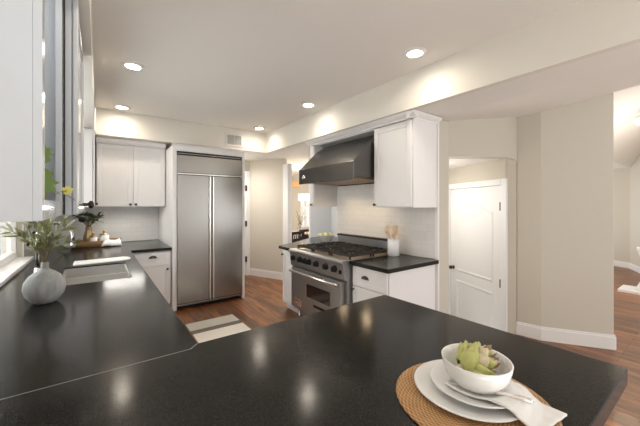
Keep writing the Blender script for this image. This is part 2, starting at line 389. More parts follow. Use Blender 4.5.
# baseboards
def baseboard(name, pts, h=.15, t=.018):
    g = G()
    for a, b in zip(pts, pts[1:]):
        a = Vector(a); b = Vector(b); d = (b-a).normalized(); nn = Vector((d.y, -d.x))
        a2, b2 = a-d*.004, b+d*.004
        g.prism([tuple(a2+nn*t), tuple(b2+nn*t), tuple(b2+nn*.001), tuple(a2+nn*.001)], .001, h-.02)
        g.prism([tuple(a2+nn*t*.55), tuple(b2+nn*t*.55), tuple(b2+nn*.001), tuple(a2+nn*.001)], h-.02, h)
    return struct(name, g, 'trim')
baseboard('baseboard_hall', [(2.625, 6.08), (2.972, 5.292)])
g = baseboard('baseboard_right', [(3.92, 1.474), (3.961, 1.251), (4.311, .721), (4.34, .745)])
struct('trim_1', G().box(2.965, 3.06, 5.09, 5.285, 0, 2.3), 'trim', bevel=.006)     # casing of the dining opening

# dining room beyond the opening
struct('wall_dining', G().prism([(3.9, 8.4), (5.36, 8.4), (5.36, 8.5), (3.9, 8.5)], 0, SZ), 'wall')
g = G(); g.box(5.36, 6.6, 8.4, 8.5, 0, .75); g.box(5.36, 6.6, 8.4, 8.5, 1.75, SZ); struct('wall_dining_window', g, 'wall')
win = sthing('window_2', (5.36, 8.4, .75))
g = G(); g.box(0, .11, -.03, .06, 0, 1.0); g.box(.11, 1.2, -.03, .06, .93, 1.0); g.box(.11, 1.2, -.03, .06, 0, .06); g.box(.20, .25, -.02, .05, .06, .93); g.build('window_frame', 'trim', win)
g = G()
for k in range(15): g.box(.25, 1.2, -.01, .03, .07+k*.057, .105+k*.057)
g.build('blind', 'blind', win)
G().box(.11, 1.2, .055, .06, .06, .93).build('pane', 'glass', win)

# family room beyond the right opening
g = G(); wallseg(g, (10.5, 2.4), (10.09, 1.414), .1, 0, 2.39); 
vs = [(10.09, 1.414, 0), (8.2, .55, 0), (8.2, .55, 3.36), (10.09, 1.414, 2.39)]
g.add(vs+[(x+.05, y-.1, z) for x, y, z in vs], [(0, 1, 2, 3), (7, 6, 5, 4), (0, 4, 5, 1), (1, 5, 6, 2), (2, 6, 7, 3), (3, 7, 4, 0)])
struct('wall_far', g, 'wall')
baseboard('baseboard_far', [(10.49, 2.39), (10.085, 1.418), (8.3, .60)], .14)
vs = [(10.6, 2.6, 2.38), (10.1, 1.41, 2.38), (8.2, .4, 3.36), (4.4, -1.5, 3.3), (4.3, 2.6, 2.9)]
g = G().add(vs+[(x, y, z+.05) for x, y, z in vs], [(0, 1, 4), (1, 2, 4), (2, 3, 4), (5, 9, 6), (6, 9, 7), (7, 9, 8)])
struct('ceiling_far', g, 'ceil')

# ------------------------------------------------------------------ sink window
win = sthing('window_1', (WL-.02, 2.2, .90))
G().box(-.10, .115, .0, 2.35, .0, .035).build('window_sill', 'trim', win, .004)
g = G(); g.box(-.09, -.02, 0, .06, .035, 1.42); g.box(-.09, -.02, 2.29, 2.35, .035, 1.42); g.box(-.09, -.02, .06, 2.29, .035, .10); g.box(-.09, -.02, .06, 2.29, 1.36, 1.42)
for y in (.76, 1.55): g.box(-.085, -.02, y-.035, y+.035, .1, 1.36)
g.build('window_frame', 'trim', win, .004)
G().box(-.06, -.055, .06, 2.29, .10, 1.36).build('pane', 'glass', win)
g = G(); g.tube([(-.02, 1.28, .05), (.0, 1.28, .055), (.02, 1.29, .04)], .007); g.tube([(.0, 1.28, .05), (.004, 1.27, .12), (.002, 1.265, .42)], .004)
g.build('window_crank', 'brass', win)
g = G(); g.box(-4.0, -3.9, -1, 9, -.5, 1.9); o = struct('wall_garden', g, 'garden')

# ------------------------------------------------------------------ backsplash tile
struct('wall_backsplash_back', G().box(WL+.002, .875, 5.845, 5.858, .905, 1.52), 'tile_back')
struct('wall_backsplash_range', G().box(2.985, 2.999, 1.905, 3.615, .905, 1.86), 'tile_side')
struct('wall_backsplash_left', G().box(WL+.001, WL+.012, 4.56, 5.84, .905, 1.52), 'tile_side')

# ------------------------------------------------------------------ cabinets
def shaker(g, x0, x1, z0, z1, y=0, t=.02, st=.06, rec=.008):
    """shaker front: recessed flat panel inside a stepped frame"""
    g.box(x0+st, x1-st, y+rec, y+t, z0+st, z1-st)
    g.box(x0, x0+st, y, y+t, z0, z1); g.box(x1-st, x1, y, y+t, z0, z1)
    g.box(x0+st, x1-st, y, y+t, z0, z0+st); g.box(x0+st, x1-st, y, y+t, z1-st, z1)
    return g
def knob(parent, x, z, y=0, s=1.0):
    g = G().lathe([(.0001, 0), (.009*s, 0), (.006*s, .004*s), (.006*s, .014*s), (.015*s, .02*s), (.016*s, .026*s), (.011*s, .032*s), (.0001, .034*s)], (x, y, z), 16, '-y')
    return g.build('knob', 'bronze', parent)
def cup(parent, x, z, y=0, s=1.0):
    prof = []
    g = G(); n = 10; vs = []; seg = 12
    for j in range(6):
        a = j/5*PI/2
        for i in range(seg+1):
            t = PI*i/seg
            vs.append((x+.05*s*math.cos(t)*math.cos(a*.92), y-.026*math.sin(a), z+.034*s*math.sin(t)*math.cos(a*.75)))
    g.add(vs, [(j*(seg+1)+i, j*(seg+1)+i+1, (j+1)*(seg+1)+i+1, (j+1)*(seg+1)+i) for j in range(5) for i in range(seg)], True)
    g.box(x-.055*s, x+.055*s, y-.003, y, z-.004, z+.003)
    return g.build('cup_pull', 'bronze', parent)
def cabinet(name, label, loc, rz, W, Dp, H, fronts, toe=False, body_h=None, group=None, m='cab', cat='cabinet'):
    t = thing(name, label, cat, loc, rz, group)
    z0 = .1 if toe else 0
    G().box(0, W, .022, Dp, z0, body_h or H).build('body', m, t, .002)
    if toe: G().box(.0, W, .08, Dp, 0, z0).build('toe_kick', m, t)
    for kind, x0, x1, za, zb, hs in fronts:
        f = shaker(G(), x0, x1, za, zb).build(kind, m, t, .0025)
        for h in hs: (knob if h[0] == 'knob' else cup)(f, h[1], h[2])
    return t
RR = -PI/2          # fronts facing -x
# range wall, right of the range
cabinet('base_cabinet', 'white base cabinet with two drawers at the near end of the range wall', (2.20, 2.415, 0), RR, .50, .78, .858,
        [('drawer', .012, .488, .65, .85, [('cup', .20, .74)]), ('drawer', .012, .488, .38, .638, [('knob', .03, .605)]), ('drawer', .012, .488, .11, .368, [('cup', .20, .26)])], toe=True, group=None)
cabinet('base_cabinet', 'narrow white base cabinet on the far side of the range', (2.15, 3.845, 0), RR, .30, .82, .858,
        [('door', .012, .288, .11, .845, [('knob', .03, .79)])], toe=True)
cabinet('upper_cabinet', 'white shaker upper cabinet right of the range hood', (2.545, 2.43, 1.47), RR, .53, .438, .90,
        [('door', .012, .518, .01, .89, [('knob', .03, .03)])])
t = thing('end_panel_cabinet', 'slim white upper end cabinet at the far side of the range hood', 'cabinet', (2.545, 3.715, 1.47), RR)
G().box(0, .10, .018, .44, 0, .90).build('body', 'cab', t, .002)
f = G().box(.004, .096, 0, .0175, .004, .896).build('door', 'cab', t, .003); knob(f, .06, .03)
t = thing('bridge_cabinet', 'slim white panel cabinet above the range hood', 'cabinet', (2.56, 3.615, 2.36), RR)
G().box(0, 1.18, 0, .42, 0, .06).build('body', 'cab', t, .002)
# crown moulding along the range cabinets
cp = [(2.56, 2.37), (2.535, 2.37), (2.53, 2.385), (2.50, 2.40), (2.475, 2.42), (2.47, 2.428), (2.56, 2.428)]
g = G().extrude(cp, 1.84, 3.74, 'y'); g.extrude([(1.899-(2.56-x)+.02, z) for x, z in cp], 2.475, 2.98, 'x')
struct('trim_2', g, 'trim')
struct('trim_3', G().box(2.972, 2.999, 1.885, 1.92, .0, 2.43), 'trim')   # scribe strip at the end of the range wall

# back wall: base and upper cabinet left of the refrigerator
cabinet('base_cabinet', 'white base cabinet with a drawer over a door beside the refrigerator', (.36, 4.70, 0), 0, .48, 1.13, .858,
        [('drawer', .012, .47, .66, .845, [('cup', .25, .765)]), ('door', .012, .47, .11, .645, [('knob', .43, .60)])], toe=True)
t = cabinet('upper_cabinet', 'white two-door upper cabinet on the back wall beside the refrigerator', (-.02, 5.15, 1.47), 0, .86, .69, .885,
        [('door', .012, .43, .01, .875, [('knob', .40, .035)]), ('door', .438, .85, .01, .875, [('knob', .468, .035)])])
g = G().extrude([(0.02, 0.885), (-.008, .885), (-.03, .915), (-.035, .955), (.02, .955)], 0, .86, 'x'); g.build('crown_moulding', 'cab', t)
# refrigerator surround
t = thing('refrigerator_surround', 'white panel surround with cornice framing the steel refrigerator', 'panel', (.845, 4.64, 0))
G().box(0, .055, 0, 1.19, 0, 2.34).build('side_panel', 'cab', t, .003)
G().box(1.02, 1.06, 0, 1.19, 0, 2.34).build('side_panel', 'cab', t, .003)
G().box(.055, 1.02, 0, .7, 2.265, 2.34).build('top_panel', 'cab', t, .003)
g = G().extrude([(.02, 2.341), (-.012, 2.341), (-.02, 2.36), (.02, 2.36)], -.01, 1.07, 'x'); g.build('cornice', 'cab', t)

# refrigerator
t = thing('refrigerator', 'wide stainless steel built-in refrigerator with two tall doors', 'refrigerator', (.902, 4.62, 0))
W = .955
G().box(.004, W-.004, .05, 1.17, .07, 2.255).build('body', 'steelh', t)
G().box(.02, W-.02, .09, .6, .0, .069).build('toe_kick', 'black', t)
g = G().box(.0, W, -.012, .049, .062, .088); g.build('bottom_rail', 'steelh', t, .003)
d1 = G().box(.0, .460, -.01, .045, .095, 1.925).build('door', 'steel', t, .004)
g = G().box(.433, .458, -.05, -.011, .10, 1.92); g.build('handle', 'nickel', d1, .006)
d2 = G().box(.474, W, -.01, .045, .095, 1.925).build('door', 'steel', t, .004)
g = G().box(.476, .501, -.05, -.011, .10, 1.92); g.build('handle', 'nickel', d2, .006)
G().box(.462, .472, .0, .044, .095, 1.925).build('centre_gap', 'black', t)
G().box(0, W, -.01, .045, 1.957, 2.205).build('grille_panel', 'steelh', t, .004)
G().box(.0, W, -.028, .045, 1.93, 1.95).build('grille_ledge', 'nickel', t, .003)
g = G(); g.box(.0, W, .01, .045, 2.208, 2.26); g.build('vent_slot', 'black', t)
g = G().box(.0, W, -.008, .009, 2.224, 2.234); g.build('vent_louvre', 'steelh', t)

# left wall, upper cabinets close to the camera (fronts facing +x)
LR = PI/2
X0 = -.12
t = thing('display_cabinet', 'white open-fronted display cabinet with a green plant inside, at the left edge', 'cabinet', (X0, 1.10, 1.456), LR)
Wc, Hc = .63, .97
g = G(); g.box(0, .02, .02, .53, 0, Hc); g.box(Wc-.02, Wc-.004, .02, .53, 0, Hc); g.box(.02, Wc-.02, .51, .53, 0, Hc); g.box(.02, Wc-.02, .02, .51, 0, .02); g.box(.02, Wc-.02, .02, .51, Hc-.02, Hc)
g.build('body', 'cabshaded', t)
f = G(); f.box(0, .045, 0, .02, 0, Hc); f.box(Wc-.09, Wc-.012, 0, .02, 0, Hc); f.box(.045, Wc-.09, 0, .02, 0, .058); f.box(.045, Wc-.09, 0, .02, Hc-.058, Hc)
f.build('face_frame', 'cabshaded', t, .0015)
G().box(Wc-.010, Wc+.006, -.005, .10, .0, Hc).build('shadow_gap_strip', 'black', t)  # black strip painting in the shadow gap between the two cabinets
t = thing('upper_cabinet', 'deeper white upper cabinet with a dark knob beyond the open display cabinet', 'cabinet', (-.07, 1.742, 1.453), LR)
G().box(0, .66, .024, .58, 0, Hc).build('body', 'cabshaded', t, .002)
f = shaker(G(), 0, .658, 0, Hc, 0, .022).build('door', 'cabshaded', t, .006)
knob(f, .61, .048, 0, 1.55)
lamp('display_cabinet_fill', 'POINT', (-.33, 1.38, 2.36), 1.6, (1, .97, .93), shadow_soft_size=.04)  # added fill lamp to brighten the cabinet interior
# left corner cabinet by the back wall
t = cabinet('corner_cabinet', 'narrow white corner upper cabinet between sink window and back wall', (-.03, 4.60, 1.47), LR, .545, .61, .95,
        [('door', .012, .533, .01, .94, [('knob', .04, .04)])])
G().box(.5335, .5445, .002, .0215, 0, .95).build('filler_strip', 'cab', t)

# base cabinets of the sink run and the peninsula
t = cabinet('sink_cabinet', 'white base cabinet under the steel sink', (.31, 2.84, 0), LR, .96, .86, .858,
        [('door', .012, .474, .11, .845, [('knob', .44, .78)]), ('door', .486, .948, .11, .845, [('knob', .52, .78)])], toe=True, body_h=.60)
cabinet('base_cabinet', 'white base cabinet between sink and peninsula', (.31, 1.42, 0), LR, 1.40, .86, .858,
        [('door', .012, .69, .11, .845, [('knob', .65, .78)]), ('door', .71, 1.388, .11, .845, [('knob', .75, .78)])], toe=True)
cabinet('base_cabinet', 'white base cabinet between sink and back corner', (.31, 3.82, 0), LR, .86, .86, .858,
        [('door', .012, .848, .11, .845, [('knob', .05, .78)])], toe=True)
t = cabinet('peninsula_cabinet', 'white base cabinets carrying the dark peninsula worktop', (1.30, 1.34, 0), PI, 1.85, .72, .838,
        [('door', .012, .46, .11, .825, [('knob', .42, .77)]), ('door', .475, .92, .11, .825, [('knob', .51, .77)])], toe=True)

# ------------------------------------------------------------------ worktops
g = G()
cz0, cz1 = .861, .90
xs, ys = (-.55, -.25, .23, .347), (1.375, 2.93, 3.75)
g.prism([(-.55, 1.337), (.311, 1.337), (.347, 1.373), (.347, 2.93), (-.55, 2.93)], cz0, cz1)
g.box(-.55, -.25, 2.93, 3.75, cz0, cz1); g.box(.23, .347, 2.93, 3.75, cz0, cz1)
g.prism([(-.55, 3.75), (.347, 3.75), (.347, 4.67), (.843, 4.67), (.843, 5.842), (-.55, 5.842)], cz0, cz1)
tag(g.build('worktop', 'counter'), 'dark granite worktop with the sink, running along the window wall to the back corner', 'worktop')
t = thing('worktop', 'dark granite peninsula worktop in the foreground', 'worktop', (0, 0, 0))
g = G(); g.prism([(-.55, .225), (1.564, .225), (1.545, 1.372), (.349, 1.370), (.313, 1.333), (-.55, 1.333)], .84, .90)
g.build('slab', 'counter', t, .003)
g = G(); g.prism([(-.55, 1.333), (.313, 1.333), (.349, 1.370), (.347, 1.373), (.311, 1.337), (-.55, 1.337)], .87, .8995)
g.build('seam', mat('seam_grey', (.30, .29, .28), .4), t)
tag(G().box(2.165, 2.984, 1.88, 2.420, .859, .90).build('worktop', 'counter', None, .003), 'small dark worktop right of the range with a utensil crock on it', 'worktop')
g = G().prism([(2.13, 3.565), (2.984, 3.565), (2.984, 3.625), (3.205, 3.73), (3.39, 3.73), (3.68, 4.64), (3.2, 4.60), (2.5, 4.12), (2.14, 3.94)], .859, .90)
tag(g.build('worktop', 'counter', None, .003), 'dark worktop on the far side of the range with a fruit bowl', 'worktop')

# sink
t = thing('sink', 'stainless steel undermount sink in the dark worktop', 'sink', (-.01, 3.34, .70))
g = G(); a, b, h = .238, .408, .187
g.box(-a, a, -b, b, -.0, .006); g.box(-a, -a+.006, -b, b, .006, h); g.box(a-.006, a, -b, b, .006, h); g.box(-a, a, -b, -b+.006, .006, h); g.box(-a, a, b-.006, b, .006, h)
g.box(-a, a, .07, .085, .006, h-.03)
g.build('basin', mat('sink_steel', (.72, .71, .69), .35, 1), t)
for y in (-.17, .25): G().lathe([(.0001, .011), (.03, .011), (.045, .007), (.045, .0061)], (0, y, 0), 20).build('drain', 'chrome', t)

# faucet
t = thing('faucet', 'tall gooseneck faucet behind the sink, partly hidden by the olive branches', 'faucet', (-.385, 3.25, .901))
G().lathe([(.0001, 0), (.032, 0), (.032, .012), (.02, .02), (.018, .09), (.014, .10), (.0001, .10)], (0, 0, 0), 20).build('base', 'chrome', t)
pts = [(0, 0, .09), (0, 0, .30)]+[(.11-.11*math.cos(k*PI/10), 0, .34+.11*math.sin(k*PI/10)) for k in range(11)]+[(.22, 0, .28)]
G().tube(pts, .013, 10).build('spout', 'steel', t)
G().tube([(.22, 0, .285), (.22, 0, .245)], .017, 10).build('spray_head', 'steel', t)
G().tube([(0, .015, .06), (.02, .08, .075), (.03, .10, .10)], .007).build('lever', 'chrome', t)

# ------------------------------------------------------------------ range
t = thing('range', 'wide stainless steel gas range with black knobs and oven', 'range', (2.12, 3.525, 0), RR)
W = 1.10; Dp = .86
G().box(.005, W-.005, .03, Dp, .11, .862).build('body', 'rangesteel', t, .003)
for x in (.06, W-.06):
    for y in (.09, .75): G().lathe([(.0001, 0), (.03, 0), (.03, .01), (.018, .02), (.018, .109), (.0001, .109)], (x, y, 0), 14).build('leg', 'steel', t)
G().box(.03, W-.03, .08, .10, .02, .108).build('kick_plate', 'rangesteel', t)
g = G().extrude([(.03, .69), (-.005, .69), (-.02, .70), (-.035, .86), (-.052, .87), (-.058, .885), (-.05, .902), (-.035, .91), (.06, .91), (.06, .863), (.03, .863)], 0, W, 'x')
cpn = g.build('control_panel', 'rangesteel', t, .003)
for k, x in enumerate((.10, .26, .372, .465, .618, .80, .955)):
    g = G(); g.lathe([(.0001, 0), (.040, 0), (.040, .006), (.034, .010), (.030, .035), (.026, .042), (.0001, .043)], (x, -.027, .80), 18, '-y')
    g.box(x-.006, x+.006, -.078, -.066, .772, .828)
    kb = g.build('knob', 'knobblk', cpn)
    G().lathe([(.034, 0), (.043, 0), (.043, .003), (.034, .004)], (x, -.0265, .80), 20, '-y').build('bezel', 'rangesteel', kb)
for x in (1.05,): G().box(x-.011, x+.011, -.045, -.026, .76, .80).build('rocker_switch', 'knobblk', cpn, .003)
dr = G().box(.03, W-.045, -.03, .028, .16, .672).build('oven_door', 'rangesteel', t, .005)
G().box(.40, .87, -.034, -.0305, .36, .52).build('oven_window', 'ovenglass', dr, .002)
g = G(); g.box(.10, .28, -.034, -.0305, .20, .285); g.build('badge', 'nickel', dr, .003)
g = G(); g.box(.115, .265, -.0355, -.0342, .248, .258); g.box(.115, .265, -.0355, -.0342, .222, .226); g.build('badge_lettering', 'iron', dr)
G().box(.55, .86, -.034, -.0305, .27, .30).build('vent_slot', 'black', dr)
g = G(); g.tube([(.07, -.075, .64), (W-.05, -.075, .64)], .017, 12)
for x in (.11, W-.09): g.tube([(x, -.03, .64), (x, -.075, .64)], .012, 8)
g.build('handle', 'nickel', dr)
G().box(.01, W-.01, .061, .80, .864, .902).build('cooktop', mat('cooktop_dark', (.42, .34, .27), .4, .5), t)
for i in range(3):
    for j in range(2):
        cx, cy = .19+i*.36, .25+j*.36
        G().lathe([(.0001, .0), (.055, 0), (.055, .012), (.04, .02), (.0001, .022)], (cx, cy, .903), 18).build('burner', 'iron', t)
        g = G(); a = .172; z0, z1 = .932, .95
        for s in (-1, 1):
            g.box(cx-a, cx+a, cy+s*.168-.008, cy+s*.168+.008, z0, z1); g.box(cx+s*(a-.008)-.008, cx+s*(a-.008)+.008, cy-.168, cy+.168, z0, z1)
            g.box(cx-.007, cx+.007, cy+s*.05 if s > 0 else cy-.168, cy+.168 if s > 0 else cy-.05, z0, z1+.008)
            g.box(cx+.05 if s > 0 else cx-a, cx+a if s > 0 else cx-.05, cy-.007, cy+.007, z0, z1+.008)
            for s2 in (-1, 1):
                g.box(cx+s*a-.012*s-.008, cx+s*a-.012*s+.008, cy+s2*.16-.008, cy+s2*.16+.008, .9025, z0)
                g.add([(cx+s*.04, cy+s2*.05, z0), (cx+s*.05, cy+s2*.04, z0), (cx+s*.155, cy+s2*.15, z0), (cx+s*.145, cy+s2*.16, z0), (cx+s*.04, cy+s2*.05, z1+.006), (cx+s*.05, cy+s2*.04, z1+.006), (cx+s*.155, cy+s2*.15, z1+.006), (cx+s*.145, cy+s2*.16, z1+.006)],
                      [(3, 2, 1, 0), (4, 5, 6, 7), (0, 1, 5, 4), (1, 2, 6, 5), (2, 3, 7, 6), (3, 0, 4, 7)])
        for s in (-1, 1):
            g.box(cx+s*.085-.006, cx+s*.085+.006, cy-.168, cy-.07, z0, z1+.006); g.box(cx+s*.085-.006, cx+s*.085+.006, cy+.07, cy+.168, z0, z1+.006)
            g.box(cx-a if s < 0 else cx+.09, cx-.09 if s < 0 else cx+a, cy-.09, cy-.078, z0, z1+.006); g.box(cx-a if s < 0 else cx+.09, cx-.09 if s < 0 else cx+a, cy+.078, cy+.09, z0, z1+.006)
        g.build('grate', 'iron', t)
bg = G().box(.0, W, .80, .855, .903, 1.045).build('backguard', 'rangesteel', t, .003)
G().box(.01, W-.01, .785, .857, 1.0455, 1.07).build('backguard_vent', mat('vent_dark', (.06, .04, .03), .4, .6), bg, .003)

# hood
t = thing('range_hood', 'dark steel canopy range hood above the range', 'range hood', (2.25, 3.555, 1.78), RR)
W = 1.11
pr = [(0, 0), (0, .20), (.32, .485), (.47, .572), (.73, .572), (.73, .0), (.70, .0), (.70, .03), (.03, .03), (.03, 0)]
g = G().extrude(pr, 0, W, 'x'); g.build('canopy', 'hood', t, .004)
G().box(.03, W-.03, .04, .69, .012, .028).build('filter', 'baffle', t)
G().lathe([(.0001, 0), (.032, 0), (.03, .004), (.0001, .005)], (.12, 0, .09), 18, '-y', sx=1.25, sy=.7).build('badge', 'nickel', t)
for y in (3.2, 2.75):
    lamp('hood_light', 'SPOT', (2.76, y, 1.775), 8, (1, .74, .45), (0, math.radians(12), 0), spot_size=2.6, spot_blend=1, shadow_soft_size=.05)

# ------------------------------------------------------------------ ceiling lights, vent
def downlight(label, x, y, CZ=CZ, E=None, col=WARM):
    t = thing('recessed_light', label, 'ceiling light', (x, y, CZ-.001), 0, 'recessed ceiling lights')
    G().lathe([(.062, -.012), (.075, -.012), (.092, -.006), (.095, 0), (.062, 0)], (0, 0, 0), 32).build('trim_ring', 'trim', t)
    G().lathe([(.0001, -.010), (.0615, -.009)], (0, 0, 0), 32).build('lens', 'bulb', t)
    lamp('downlight_beam', 'SPOT', (x, y, CZ-.03), E or DOWN, col, spot_size=3.1, spot_blend=1, shadow_soft_size=.06)
downlight('lit recessed light nearest the upper left cabinets', .262, 3.26)
downlight('lit recessed light in front of the back wall cabinets', .258, 4.72)
downlight('lit recessed light above the middle of the range run', 2.165, 3.20)
downlight('lit recessed light by the corner of the raised ceiling beside the air vent', 2.17, 4.66)
downlight('lit recessed light at the upper right, nearest the soffit', 2.15, 1.577)
lamp('downlight_beam', 'SPOT', (.26, 1.6, CZ-.03), DOWN, WARM, spot_size=3.1, spot_blend=1, shadow_soft_size=.06)
downlight('added unseen recessed light in the low hall ceiling behind the refrigerator', 2.06, 5.56, SZ, 60, (1, .95, .88))  # added out of view to brighten the hall wall
lamp('backsplash_fill', 'AREA', (.33, 5.40, 1.462), 3.0, (1, .95, .87), (math.radians(-12), 0, 0), shape='RECTANGLE', size=.5, size_y=.06)  # added fill for the back tile, no fixture behind it
downlight('added unseen recessed light in the low alcove ceiling in front of the white door', 3.55, 2.55, 2.045, 8)  # added out of view to brighten the alcove
lamp('alcove_fill', 'POINT', (3.45, 2.45, 1.55), 10, (1, .98, .96), shadow_soft_size=.15)  # added fill lamp for the wall above the alcove door
t = thing('air_vent', 'small square air vent grille on the back soffit', 'vent', (1.71, 4.948, 2.49))
g = G(); g.box(-.01, .29, -.010, 0, -.01, .018); g.box(-.01, .29, -.010, 0, .172, .20); g.box(-.01, .018, -.010, 0, .018, .172); g.box(.262, .29, -.010, 0, .018, .172); g.build('frame', 'plate', t)
g = G(); g.box(.018, .262, -.002, 0, .018, .172); g.build('backing', mat('vent_back', (.10, .10, .10), .7), t)
g = G()
for k in range(9): g.box(.018, .262, -.007, -.003, .024+k*.0165, .033+k*.0165)
g.box(.137, .143, -.0075, -.003, .018, .172); g.build('louvre', 'grille', t)

# ------------------------------------------------------------------ things on the range side
t = thing('utensil_crock', 'white ceramic crock of wooden utensils on the worktop right of the range', 'crock', (2.81, 2.36, .901))
t['label'] = 'white cylindrical ceramic crock on the worktop right of the range'
G().lathe([(.0001, 0), (.064, 0), (.069, .006), (.069, .195), (.065, .198), (.061, .193), (.061, .012), (.0001, .012)], (0, 0, 0), 28).build('pot', 'porcelain', t)
G().lathe([(.0692, .16), (.0702, .163), (.0692, .166)], (0, 0, 0), 28).build('rim_band', 'porcelain', t)
def utensil(label, lean, kind, L):
    name = {'spoon': 'wooden_spoon', 'spatula': 'wooden_spatula', 'fork': 'wooden_fork'}[kind]
    t = thing(name, label, 'utensil', (2.81+lean[0]*.012, 2.36+lean[1]*.012, .917), 0, 'wooden utensils in the crock')
    d = Vector((lean[0]*.2, lean[1]*.2, 1)).normalized()
    # stays inside the pot at the bottom, leans on the rim
    s = Vector((0, 0, 0))
    G().tube([s, s+d*(L*.7)], [.008, .010], 8).build('handle', 'utensil', t)
    e = s+d*(L*.82)
    if kind == 'spoon':
        g = G().ball((0, 0, 0), .034, .013, .052, 12, 8)
    elif kind == 'spatula':
        g = G().box(-.036, .036, -.004, .004, -.055, .065)
    else:
        g = G(); g.box(-.026, .026, -.004, .004, -.045, .0)
        for k in (-.020, 0, .020): g.box(k-.005, k+.005, -.004, .004, 0, .05)
    R = Matrix.Rotation(-.63, 3, 'Z'); q = Vector((0, 0, 1)).rotation_difference(d).to_matrix()
    g.v = [tuple(q @ (R @ Vector(v))+e) for v in g.v]
    g.build('head', 'utensil', t, .002 if kind != 'spoon' else 0)
utensil('wooden spoon leaning far left in the white crock', (-.65, .85), 'spoon', .355)
utensil('second wooden spoon leaning left in the white crock', (-.7, .1), 'spoon', .33)
utensil('wide wooden spatula in the middle of the white crock', (.05, -.05), 'spatula', .34)
utensil('pale wooden spoon behind the spatula in the crock', (.85, .3), 'spoon', .36)
utensil('slotted wooden fork at the right of the crock', (.45, -.9), 'fork', .355)
t = thing('outlet_plate', 'white four-gang outlet plate on the tile right of the crock', 'outlet', (2.984, 2.225, 1.09), RR)
G().box(0, .19, -.007, 0, 0, .115).build('cover_plate', 'plate', t, .003)
for k in range(4): G().box(.017+k*.0435, .042+k*.0435, -.010, -.0072, .025, .09).build('rocker', 'plate', t, .002)

bowl = thing('fruit_bowl', 'white bowl of pears on the worktop beyond the range', 'bowl', (3.0, 3.93, .901))
bowl['label'] = 'white bowl holding green pears on the worktop beyond the range'
G().lathe([(.0001, 0), (.07, 0), (.07, .01), (.115, .055), (.140, .105), (.143, .11), (.137, .108), (.11, .06), (.06, .018), (.0001, .016)], (0, 0, 0), 30).build('shell', 'porcelain', bowl)
first = None
for lab, (x, y, rz) in (('yellow green pear at the left of the far fruit bowl', (-.075, .035, .3)), ('yellow green pear at the front of the far fruit bowl', (-.015, -.045, 1.7)), ('yellow green pear at the right of the far fruit bowl', (.075, -.045, 2.6)), ('yellow green pear at the back of the far fruit bowl', (.035, .06, 4.0))):
    if first is None:
        t = first = thing('pear', lab, 'pear', (3.0+x, 3.93+y, 1.0), rz, 'pears in the white bowl')
        g = G().lathe([(.0001, -.036), (.02, -.033), (.036, -.015), (.038, .004), (.03, .025), (.017, .042), (.006, .05), (.0001, .05)], (0, 0, 0), 18)
        R = Matrix.Rotation(.7, 3, 'Y'); g.v = [tuple(R @ Vector(v)) for v in g.v]; g.build('body', 'pear', t)
        G().tube([R @ Vector((0, 0, .048)), R @ Vector((.002, 0, .062))], .002, 6).build('stem', 'stem', t)
    else: dup(first, (3.0+x, 3.93+y, 1.0), lab, rz)

# ------------------------------------------------------------------ dining room
def chair(label, x, y, rz):
    t = thing('dining_chair', label, 'chair', (x, y, 0), rz, 'black dining chairs')
    G().box(-.2, .2, -.2, .2, .43, .46).build('seat', 'blackwood', t, .008)
    for sx in (-.18, .18):
        G().tube([(sx, -.18, 0), (sx, -.18, .43)], .018, 8).build('leg', 'blackwood', t)
        G().tube([(sx, .18, 0), (sx, .19, .45), (sx, .235, .90)], .018, 8).build('leg', 'blackwood', t)
    g = G(); g.box(-.19, .19, .205, .25, .86, .915); g.box(-.18, .18, .19, .225, .66, .76)
    for k in range(6): x0 = -.15+k*.06; g.tube([(x0, .208, .75), (x0, .228, .87)], .010, 6)
    g.build('backrest', 'blackwood', t)
    return t
c0 = chair('black slat-back dining chair seen over the far worktop, nearer one', 3.45, 5.82, PI+.3)
c1 = dup(c0, (3.92, 6.2, 0), 'black slat-back dining chair to the right behind the nearer one', PI+.2)
t = thing('dining_table', 'pale dining table behind the chairs', 'table', (4.6, 7.0, 0))
t['label'] = 'round pale wood dining table behind the black chairs'
G().lathe([(.0001, .72), (.52, .72), (.55, .735), (.55, .75), (.0001, .75)], (0, 0, 0), 36).build('tabletop', 'utensil', t)
G().lathe([(.30, 0), (.28, .03), (.06, .08), (.05, .6), (.12, .719)], (0, 0, 0), 24).build('pedestal', 'blackwood', t)
t = thing('glass_vase', 'clear glass vase of bare sprigs on the dining table', 'vase', (4.40, 6.9, .751))
G().lathe([(.0001, 0), (.05, 0), (.07, .06), (.05, .2), (.055, .24), (.05, .238), (.045, .2), (.063, .06), (.045, .01), (.0001, .01)], (0, 0, 0), 24).build('vessel', 'glass', t)
g = G(); g2 = G()
for k in range(13):
    a = k*2.4; r = .05+.14*((k*37 % 11)/11); p = (r*math.cos(a), r*math.sin(a), .42+.04*(k % 5))
    g.tube([(0, 0, .02), (p[0]*.12, p[1]*.12, .25), p], .004, 5); g2.ball(p, .022, .022, .02, 6, 4)
g.build('sprigs', 'stem', t); g2.build('sprig_buds', 'leafs', t)  # the balls are buds at the sprig tips
t = thing('chandelier', 'chandelier with lit white cylinder shades over the dining table', 'chandelier', (4.32, 6.2, 1.35))
g = G(); g.tube([(0, 0, 1.08), (0, 0, .1)], .012); g.ball((0, 0, .1), .04); g.lathe([(.0001, 1.079), (.06, 1.079), (.05, 1.05), (.0001, 1.05)], (0, 0, 0), 16)
g.build('stem', 'nickel', t)
